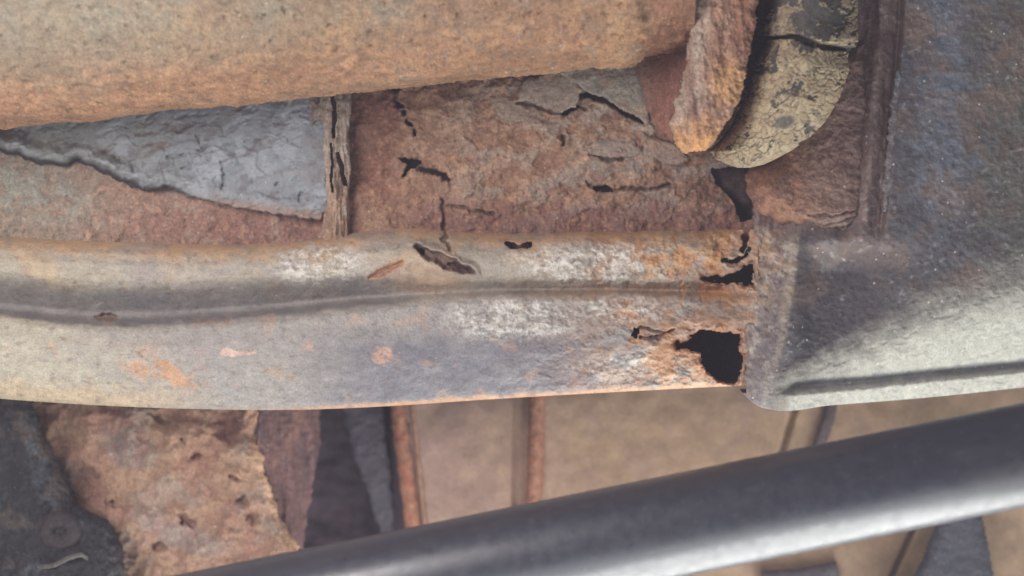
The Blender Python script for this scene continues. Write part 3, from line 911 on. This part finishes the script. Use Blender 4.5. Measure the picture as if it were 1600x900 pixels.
# hollow right of the fold
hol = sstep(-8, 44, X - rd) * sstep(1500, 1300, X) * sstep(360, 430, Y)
base = base + 12 * hol
bev = sstep(0, 1, np.clip((rd - X) / 70, 0, 1)) * sstep(345, 380, Y)
base = base + 3.0 * bev - 2.2 * bev * np.clip(fbm(X, Y, 26, 4, 176), -.4, 1) * sstep(520, 440, Y)
blay = layers(X, Y, 34, (-.2, .05, .3), 185)
base = base - 1.0 * np.exp(-((X - rd - 2 * n_mid) / 12) ** 2) * sstep(350, 390, Y) * sstep(640, 560, Y) - 1.3 * blay * bev
# the housing trough behind the bushing
tr = sstep(6, -8, X - xb) * sstep(385, 340, Y)
prof = 6.5 - 3.6 * np.exp(-((X - (xb - 32)) / 13) ** 2) + 1.5 * np.exp(-((X - (xb - 4)) / 3) ** 2) + 3 * np.exp(-((X - (xb - 62)) / 10) ** 2) - 1.2 * fbm(X, Y, 26, 4, 178, sy=4)
base = base * (1 - tr) + prof * tr
base = base + (5 * sstep(1180, 1150, X)) * sstep(385, 340, Y)
# lower face turns under
under = np.clip(Y - brkl, 0, None)
turn = np.where(under < 70, under ** 2 / 140, under - 35)
base = base + turn * .25 * 0.9
gline = interp(X, [(1120, 612), (1200, 606), (1240, 603), (1350, 594), (1450, 583), (1680, 560)])
gg = Y - gline
base = base + sstep(1200, 1260, X) * (3.0 * np.exp(-(gg / 7.0) ** 2) - 4.5 * sstep(2, 16, gg))
ckd = sstep(-30, 40, Y - brkl)
dep = base - .6 * n_big - (.35 * n_mid + .22 * n_fin) * (1 - .65 * ckd)
dep = dep + .35 * sstep(.35, .6, fbm(X, Y, 13, 3, 166, sx=2.4, rot=-.35)) * sstep(-80, 10, Y - brkl)
dep[nv:] = dep[nv - 1] + 45 * u ** 1.2
t = Tone(X.shape, (80, 77, 82))
t.mix(sstep(1, .1, np.abs(X - 1470 + 30 * n_mid) / 70) * sstep(420, 250, Y) * .7, (104, 110, 122))
t.mix(sstep(1490, 1570, X + 30 * n_mid) * sstep(480, 300, Y) * .65, (98, 95, 88))
t.mix(sstep(.1, .7, fbm(X, Y, 70, 5, 167, gain=.7)) * .45, (104, 84, 78))
t.mix(sstep(.15, .7, fbm(X, Y, 60, 5, 168, gain=.7)) * .35, (100, 104, 114))
t.mix(sstep(0, .7, ell(wx, wy, 1350, 395, 90, 40)) * .6, (112, 90, 84))
t.mix(sstep(0, .7, ell(wx, wy, 1520, 440, 50, 34)) * .6, (122, 98, 86))
t.mix(sstep(0, .7, ell(wx, wy, 1435, 40, 30, 60)) * .6, (116, 98, 88))
t.mix(hol * .8 * sstep(600, 560, Y), (58, 53, 60))  # shade of the hollow painted into the tone
t.mix(tr * .85, (124, 102, 98)); t.mix(tr * sstep(.0, .5, fbm(X, Y, 30, 4, 169, sy=3)) * .5, (98, 80, 80))
t.mix(np.maximum(bev, .9 * sstep(-22, -4, X - rd) * sstep(7, 0, X - rd) * sstep(345, 380, Y)) * .85, (156, 142, 128)); t.mix(bev * blay * .4, (140, 122, 114))
t.mix(sstep(30, -20, X - rd) * sstep(440, 540, Y) * sstep(1165, 1180, X) * .6, (112, 104, 108))
bz = sstep(14, -24, X - rd) * sstep(345, 380, Y)
t.mix(bz * sstep(.0, .5, fbm(X, Y, 36, 5, 189, gain=.7)) * sstep(540, 420, Y) * .7, (184, 146, 112)); t.mix(bz * sstep(.1, .5, fbm(X, Y, 24, 5, 192, gain=.7)) * .6, (112, 94, 96)); t.mix(bz * sstep(.2, .5, fbm(X, Y, 18, 4, 194)) * .5, (186, 176, 166)); t.mix(bev * sstep(.0, .5, fbm(X, Y, 26, 4, 170)) * .6, (132, 118, 116)); t.mix(bev * sstep(480, 380, Y + 10 * n_mid) * .5, (158, 126, 100))
# chalky film on the lower face, with light from below painted in
wid_ = interp(X, [(1200, 16), (1320, 36), (1450, 66), (1680, 84)])
ck = sstep(-wid_, wid_ * .7, Y - brkl + 14 * n_mid) * sstep(1185, 1250, X)
t.mix(ck * .95, (160, 158, 149))
t.mix(ck * sstep(.3, .55, fbm(X, Y, 12, 3, 171, sx=2.6, rot=-.3)) * sstep(110, 20, Y - brkl) * .55, (124, 120, 116))
t.mix(sstep(10, 4, np.abs(gg) + 3 * n_mid) * sstep(1215, 1260, X) * .75, (116, 118, 124))
t.mix(sstep(6, 12, gg) * sstep(.25, .5, fbm(X, Y, 14, 3, 172)) * .5, (130, 128, 126))
t.mix(sstep(1240, 1190, X) * sstep(560, 600, Y) * .5, (138, 130, 128))
t.mix(sstep(.35, .8, fbm(X, Y, 8, 3, 173, sx=1.6, rot=-.4)) * sstep(-.1, .5, fbm(X, Y, 70, 3, 186)) * (1 - ck) * .6, (150, 148, 150))
t.mix(sstep(.5, .7, fbm(X, Y, 9, 3, 179)) * (1 - ck) * .5, (60, 56, 60))
t.mix(sstep(.0, .6, fbm(X, Y, 110, 4, 159)) * (1 - ck) * (1 - tr) * .35, (128, 106, 92))
mottling(t, X, Y, .15, 174, 14)
t.gloss(sstep(.2, .6, fbm(X, Y, 40, 4, 175)) * (1 - ck), .6)
hole = np.zeros(X.shape, bool)
keep = np.ones(X.shape, bool)
keep &= ~((X < 1164 + 5 * n_mid) & (front > 0) & (Y > 500) & (Y < 612))
keep &= ~((X < 1178 + 5 * fbm(X * .4, Y, 16, 3, 188)) & (front > 0) & (Y > 404) & (Y < 452))
keep &= ~((X < 1164 + 9 * fbm(X * .4, Y, 46, 4, 187)) & (Y > 395) & (Y < 606))
keep &= ~((X < 1176 + 12 * fbm(X * .4, Y, 34, 4, 177)) & (Y <= 395 + 8 * n_mid))
sheet('member_shell', X, Y, dep, t, M_MEMBER, mem, keep, 2.0)


# rusted boss under the bushing
def boss_tone(X, Y, nm, sd):
    t = Tone(X.shape, (132, 106, 96))
    t.mix(sstep(1290, 1190, X + 26 * nm) * .75, (146, 104, 84))
    t.mix(sstep(300, 345, Y + 14 * nm) * sstep(1320, 1200, X) * .5, (164, 120, 90))
    t.mix(sstep(1260, 1340, X) * .5, (108, 90, 88)); t.mix(sstep(.1, .5, fbm(X, Y, 26, 4, 181)) * .5, (104, 74, 68))
    t.mix(sstep(325, 350, Y) * sstep(1255, 1290, X) * .5, (132, 118, 110))
    mottling(t, X, Y, .18, 183, 14)
    return t


def boss_disp(X, Y, wx, wy):
    d = -5 * sstep(0, 1, ell(wx, wy, 1205, 300, 48, 52))
    for k, yy in enumerate((334, 346, 356)):
        d = d + 1.6 * sstep(3.5, 0, polydist(wx, wy, [(1262, yy + 2), (1300, yy + 4), (1338, yy - 6), (1352, yy - 40)]))
    return d


lug_sheet('boss', [(1163, 298), (1168, 266), (1186, 250), (1212, 238), (1256, 190), (1290, 100), (1350, 60), (1358, 150), (1350, 250), (1352, 330), (1336, 360), (1300, 364), (1258, 358),
                   (1214, 352), (1186, 338)], 10, 8, 34, 14, 180, boss_tone, M_RUST, mem, dispfn=boss_disp)


def seal_tone(X, Y, nm, sd):
    t = Tone(X.shape, (112, 106, 108)); t.mix(sstep(150, 120, Y) * .8, (134, 142, 150)); t.mix(sstep(.1, .5, nm) * .5, (94, 82, 82))
    mottling(t, X, Y, .15, 193, 10, sy=2)
    return t


lug_sheet('sealant_seam', [(1397, 122), (1404, 110), (1420, 108), (1428, 118), (1424, 130), (1412, 138), (1409, 160), (1405, 220), (1398, 280), (1388, 334), (1376, 332), (1380, 260), (1388, 190)],
          3.5, 2.2, 8, 5, 190, seal_tone, M_MEMBER, mem, lumps=.9, ragged=4.5)
lug_sheet('sealant_seam', [(1366, 190), (1374, 180), (1378, 240), (1366, 320), (1352, 345), (1350, 330), (1360, 260)],
          8, 3.0, 8, 5, 195, seal_tone, M_MEMBER, mem, lumps=.8, ragged=3.0)

# =================================================================== LOWER SMOOTH PIPE
def low_tone(T, a):
    Y = a * 66
    t = Tone(T.shape, (54, 55, 66))
    t.mix(sstep(.1, .9, fbm(T, Y, 90, 5, 201, sx=3.0, gain=.7)) * .3, (84, 82, 82))
    t.mix(sstep(.72, .85, fbm(T, Y, 9, 3, 202, sx=2.6)) * .22, (100, 96, 92))
    t.gloss(sstep(.0, .6, fbm(T, Y, 70, 4, 203, sx=3)), .6)
    return t


low = thing('smooth_pipe', 'smooth dark grey pipe slanting below the cross member', 'pipe', 1000, 835, -70)
A = W(-500, 1137.2, -70); B = W(2200, 587.8, -70)
tube('tube', A, B, 0.01655, 700, 120, lambda T, a: .03 * fbm(T, a * 60, 120, 3, 200),
     low_tone, M_PIPE, low)

# =================================================================== LOWER LEFT: PITTED BRACKET
lb = thing('pitted_bracket', 'pitted tan rusty bracket plate below the left end of the rail', 'bracket', 300, 880, 60)


def pb_tone(X, Y, nm, sd):
    t = Tone(X.shape, (152, 122, 102))
    t.mix(sstep(.0, .5, fbm(X, Y, 70, 4, 211)) * .6, (140, 104, 90)); t.mix(sstep(.1, .5, fbm(X, Y, 90, 4, 212)) * .5, (134, 122, 114))
    t.mix(sstep(0, .6, ell(X, Y, 355, 670, 34, 40)) * .7, (120, 82, 76)); t.mix(sstep(0, .6, ell(X, Y, 165, 655, 60, 30)) * .5, (134, 92, 84))
    t.mix(sstep(0, .6, ell(X, Y, 200, 705, 42, 40)) * .6, (116, 106, 104)); t.mix(sstep(0, .6, ell(X, Y, 140, 750, 26, 44, -.6)) * .6, (124, 88, 80))
    t.mix(sstep(0, .6, ell(X, Y, 290, 840, 90, 30, .3)) * .5, (140, 132, 130))
    t.mix(sstep(-20, -4, sd) * .5, (200, 162, 128))
    t.mix(sstep(.15, .6, fbm(X, Y, 34, 4, 217)) * .5, (138, 100, 88))
    mottling(t, X, Y, .14, 213, 20)
    return t


def pb_disp(X, Y, wx, wy):
    d = 0
    for (a, b, r1, r2, ro) in ((250, 655, 26, 8, .45), (286, 688, 7, 7, 0), (310, 712, 15, 6, .2), (369, 748, 10, 7, 0), (378, 781, 16, 9, .2), (172, 786, 12, 6, .5), (290, 812, 20, 6, .6),
                               (250, 855, 18, 7, .4), (395, 808, 20, 13, .3), (140, 745, 18, 30, -.6), (355, 668, 26, 34, 0)):
        d = d + 4.0 * sstep(0, .8, ell(wx + 5 * fbm(X, Y, 14, 2, 215), wy + 5 * fbm(X, Y, 14, 2, 216), a, b, r1, r2, ro))
    return d + 3.4 * fbm(X, Y, 64, 4, 214, gain=.55)


lug_sheet('plate', [(30, 600), (404, 600), (408, 690), (420, 750), (436, 800), (468, 852), (470, 1040), (176, 1040), (172, 850), (160, 830), (130, 806), (94, 770), (60, 710)], 50, 5, 26, 4, 210,
          pb_tone, M_RUST, lb, step=2.2, dispfn=pb_disp, lumps=.8)


def fl_tone(X, Y, nm, sd):
    t = Tone(X.shape, (108, 80, 78)); st = fbm(X, Y, 26, 4, 221, sy=4)
    t.mix(sstep(.0, .5, st) * .6, (78, 62, 70)); t.mix(sstep(.2, .6, fbm(X, Y, 30, 4, 222, sy=3)) * .5, (140, 104, 92))
    mottling(t, X, Y, .15, 223, 14, sy=2)
    return t


lug_sheet('side_flange', [(400, 600), (506, 600), (500, 700), (486, 780), (474, 862), (452, 850), (428, 800), (412, 750), (402, 690)], 66, 3, 20, 4, 220, fl_tone, M_RUST, lb, step=2.0,
          slope=(38, 0), lumps=.7, dispfn=lambda X, Y, a, b: 2.8 * fbm(X, Y, 26, 4, 224, sy=7))

# grey fin in the dark pocket
fin = thing('sealed_fin', 'narrow grey coated fin beside the orange floor rib', 'fin', 600, 825, 112)


def fin_tone(X, Y, nm, sd):
    t = Tone(X.shape, (82, 78, 86)); t.mix(sstep(745, 700, Y + 14 * nm) * .85, (84, 76, 88)); t.mix(sstep(0, .5, nm) * .4, (90, 84, 88))
    return t


lug_sheet('fin_plate', [(528, 600), (596, 600), (606, 690), (612, 740), (620, 850), (598, 850), (576, 775), (548, 705)], 112, 3, 14, 14, 230, fin_tone, M_COAT, fin, step=2.0, slope=(-6, 0))

# =================================================================== BOTTOM LEFT: GREASY FITTING
gf = thing('greasy_fitting', 'black greasy fitting with a rounded edge beside the pitted bracket', 'fitting', 80, 900, 30)


def gf_tone(X, Y, nm, sd):
    t = Tone(X.shape, (38, 36, 40)); t.mix(sstep(.1, .6, fbm(X, Y, 60, 4, 241)) * .6, (78, 68, 62)); t.mix(sstep(.3, .7, fbm(X, Y, 40, 4, 242)) * .5, (70, 76, 82))
    mottling(t, X, Y, .25, 243, 16)
    return t


lug_sheet('body', [(-260, 600), (44, 600), (62, 668), (84, 706), (104, 752), (120, 790), (150, 800), (178, 822), (194, 858), (194, 1040), (-260, 1040)], 34, 12, 30, 20, 240, gf_tone, M_DARK, gf, step=2.0,
          lumps=1.8, ragged=3.0)


def ring(name, pts, r, d, rgb, mat, parent, seed):
    """bent round wire or lip following points"""
    p = np.array([W(a, b, c) for a, b, c in pts])
    n = 60
    seg = np.linspace(0, 1, len(p)); tt = np.linspace(0, 1, n)
    c = np.stack([np.interp(tt, seg, p[:, i]) for i in range(3)], -1)
    for _ in range(6):
        c[1:-1] = (c[:-2] + 2 * c[1:-1] + c[2:]) / 4
    k = 12
    tg = np.gradient(c, axis=0); tg /= np.linalg.norm(tg, axis=1)[:, None]
    f = np.array([0, -1, 0]) - tg * (tg @ np.array([0, -1, 0]))[:, None]; f /= np.linalg.norm(f, axis=1)[:, None]
    uu = np.cross(tg, f)
    a = np.linspace(0, 2 * math.pi, k, endpoint=False)
    rr = r * (1 + .05 * np.sin(np.arange(n) * .9 + seed))
    V = c[:, None] + rr[:, None, None] * (f[:, None] * np.cos(a)[None, :, None] + uu[:, None] * np.sin(a)[None, :, None])
    idx = np.arange(n * k).reshape(n, k); nx = np.roll(idx, -1, 1)
    q = np.stack([idx[:-1], idx[1:], nx[1:], nx[:-1]], -1).reshape(-1, 4)
    t = Tone((n, k), rgb)
    build(name, V.reshape(-1, 3), q, t.c.reshape(-1, 4), mat, parent)


ring('collar', [(95 + 22 * math.cos(i), 828 + 18 * math.sin(i), 22.5) for i in np.linspace(0, 6.6, 14)], .0034, 0, (52, 44, 46), M_DARK, gf, 1)
ring('wire_clip', [(60, 886, 22), (84, 884, 20), (106, 872, 19), (128, 866, 20), (140, 874, 23), (134, 888, 26)], .0010, 0, (84, 80, 76), M_DARK, gf, 2)

# =================================================================== BOTTOM RIGHT: DARK STRUT
st = thing('tapered_strut', 'dark tapered strut rising behind the smooth pipe', 'strut', 1495, 900, 70)


def st_tone(X, Y, nm, sd):
    t = Tone(X.shape, (70, 70, 78)); mottling(t, X, Y, .12, 253, 20)
    return t


lug_sheet('arm', [(1490, 740), (1522, 740), (1545, 850), (1580, 1040), (1360, 1040), (1440, 872)], 76, 6, 24, 12, 250, st_tone, M_DARK, st, step=2.5, lumps=.4, ragged=1.0)

# =================================================================== HAZE: thin volume added to stand for lens veil
def veil_haze_box(x0, x1, y0, y1, z0, z1, density):
    v = [(x, y, z) for x in (x0, x1) for y in (y0, y1) for z in (z0, z1)]
    f = [(0, 1, 3, 2), (4, 6, 7, 5), (0, 4, 5, 1), (2, 3, 7, 6), (0, 2, 6, 4), (1, 5, 7, 3)]
    me = bpy.data.meshes.new('veil_haze'); me.from_pydata(v, [], f); me.update()
    m = bpy.data.materials.new('lens_veil'); m.use_nodes = True
    N = m.node_tree.nodes; N.clear()
    out = N.new('ShaderNodeOutputMaterial'); pv = N.new('ShaderNodeVolumePrincipled')
    pv.inputs['Color'].default_value = (0.84, 0.80, 1.0, 1)
    pv.inputs['Density'].default_value = density
    m.node_tree.links.new(pv.outputs[0], out.inputs['Volume'])
    o = bpy.data.objects.new('veil_haze', me); scene.collection.objects.link(o); me.materials.append(m)
    o['kind'] = 'stuff'; o['label'] = 'thin pale haze added to stand for lens veil'; o['category'] = 'veil_haze'


veil_haze_box(-0.50, 0.50, -0.60, 0.30, -0.40, 0.40, 0.085)

for o in bpy.data.objects:
    if '_org' in o:
        del o['_org']
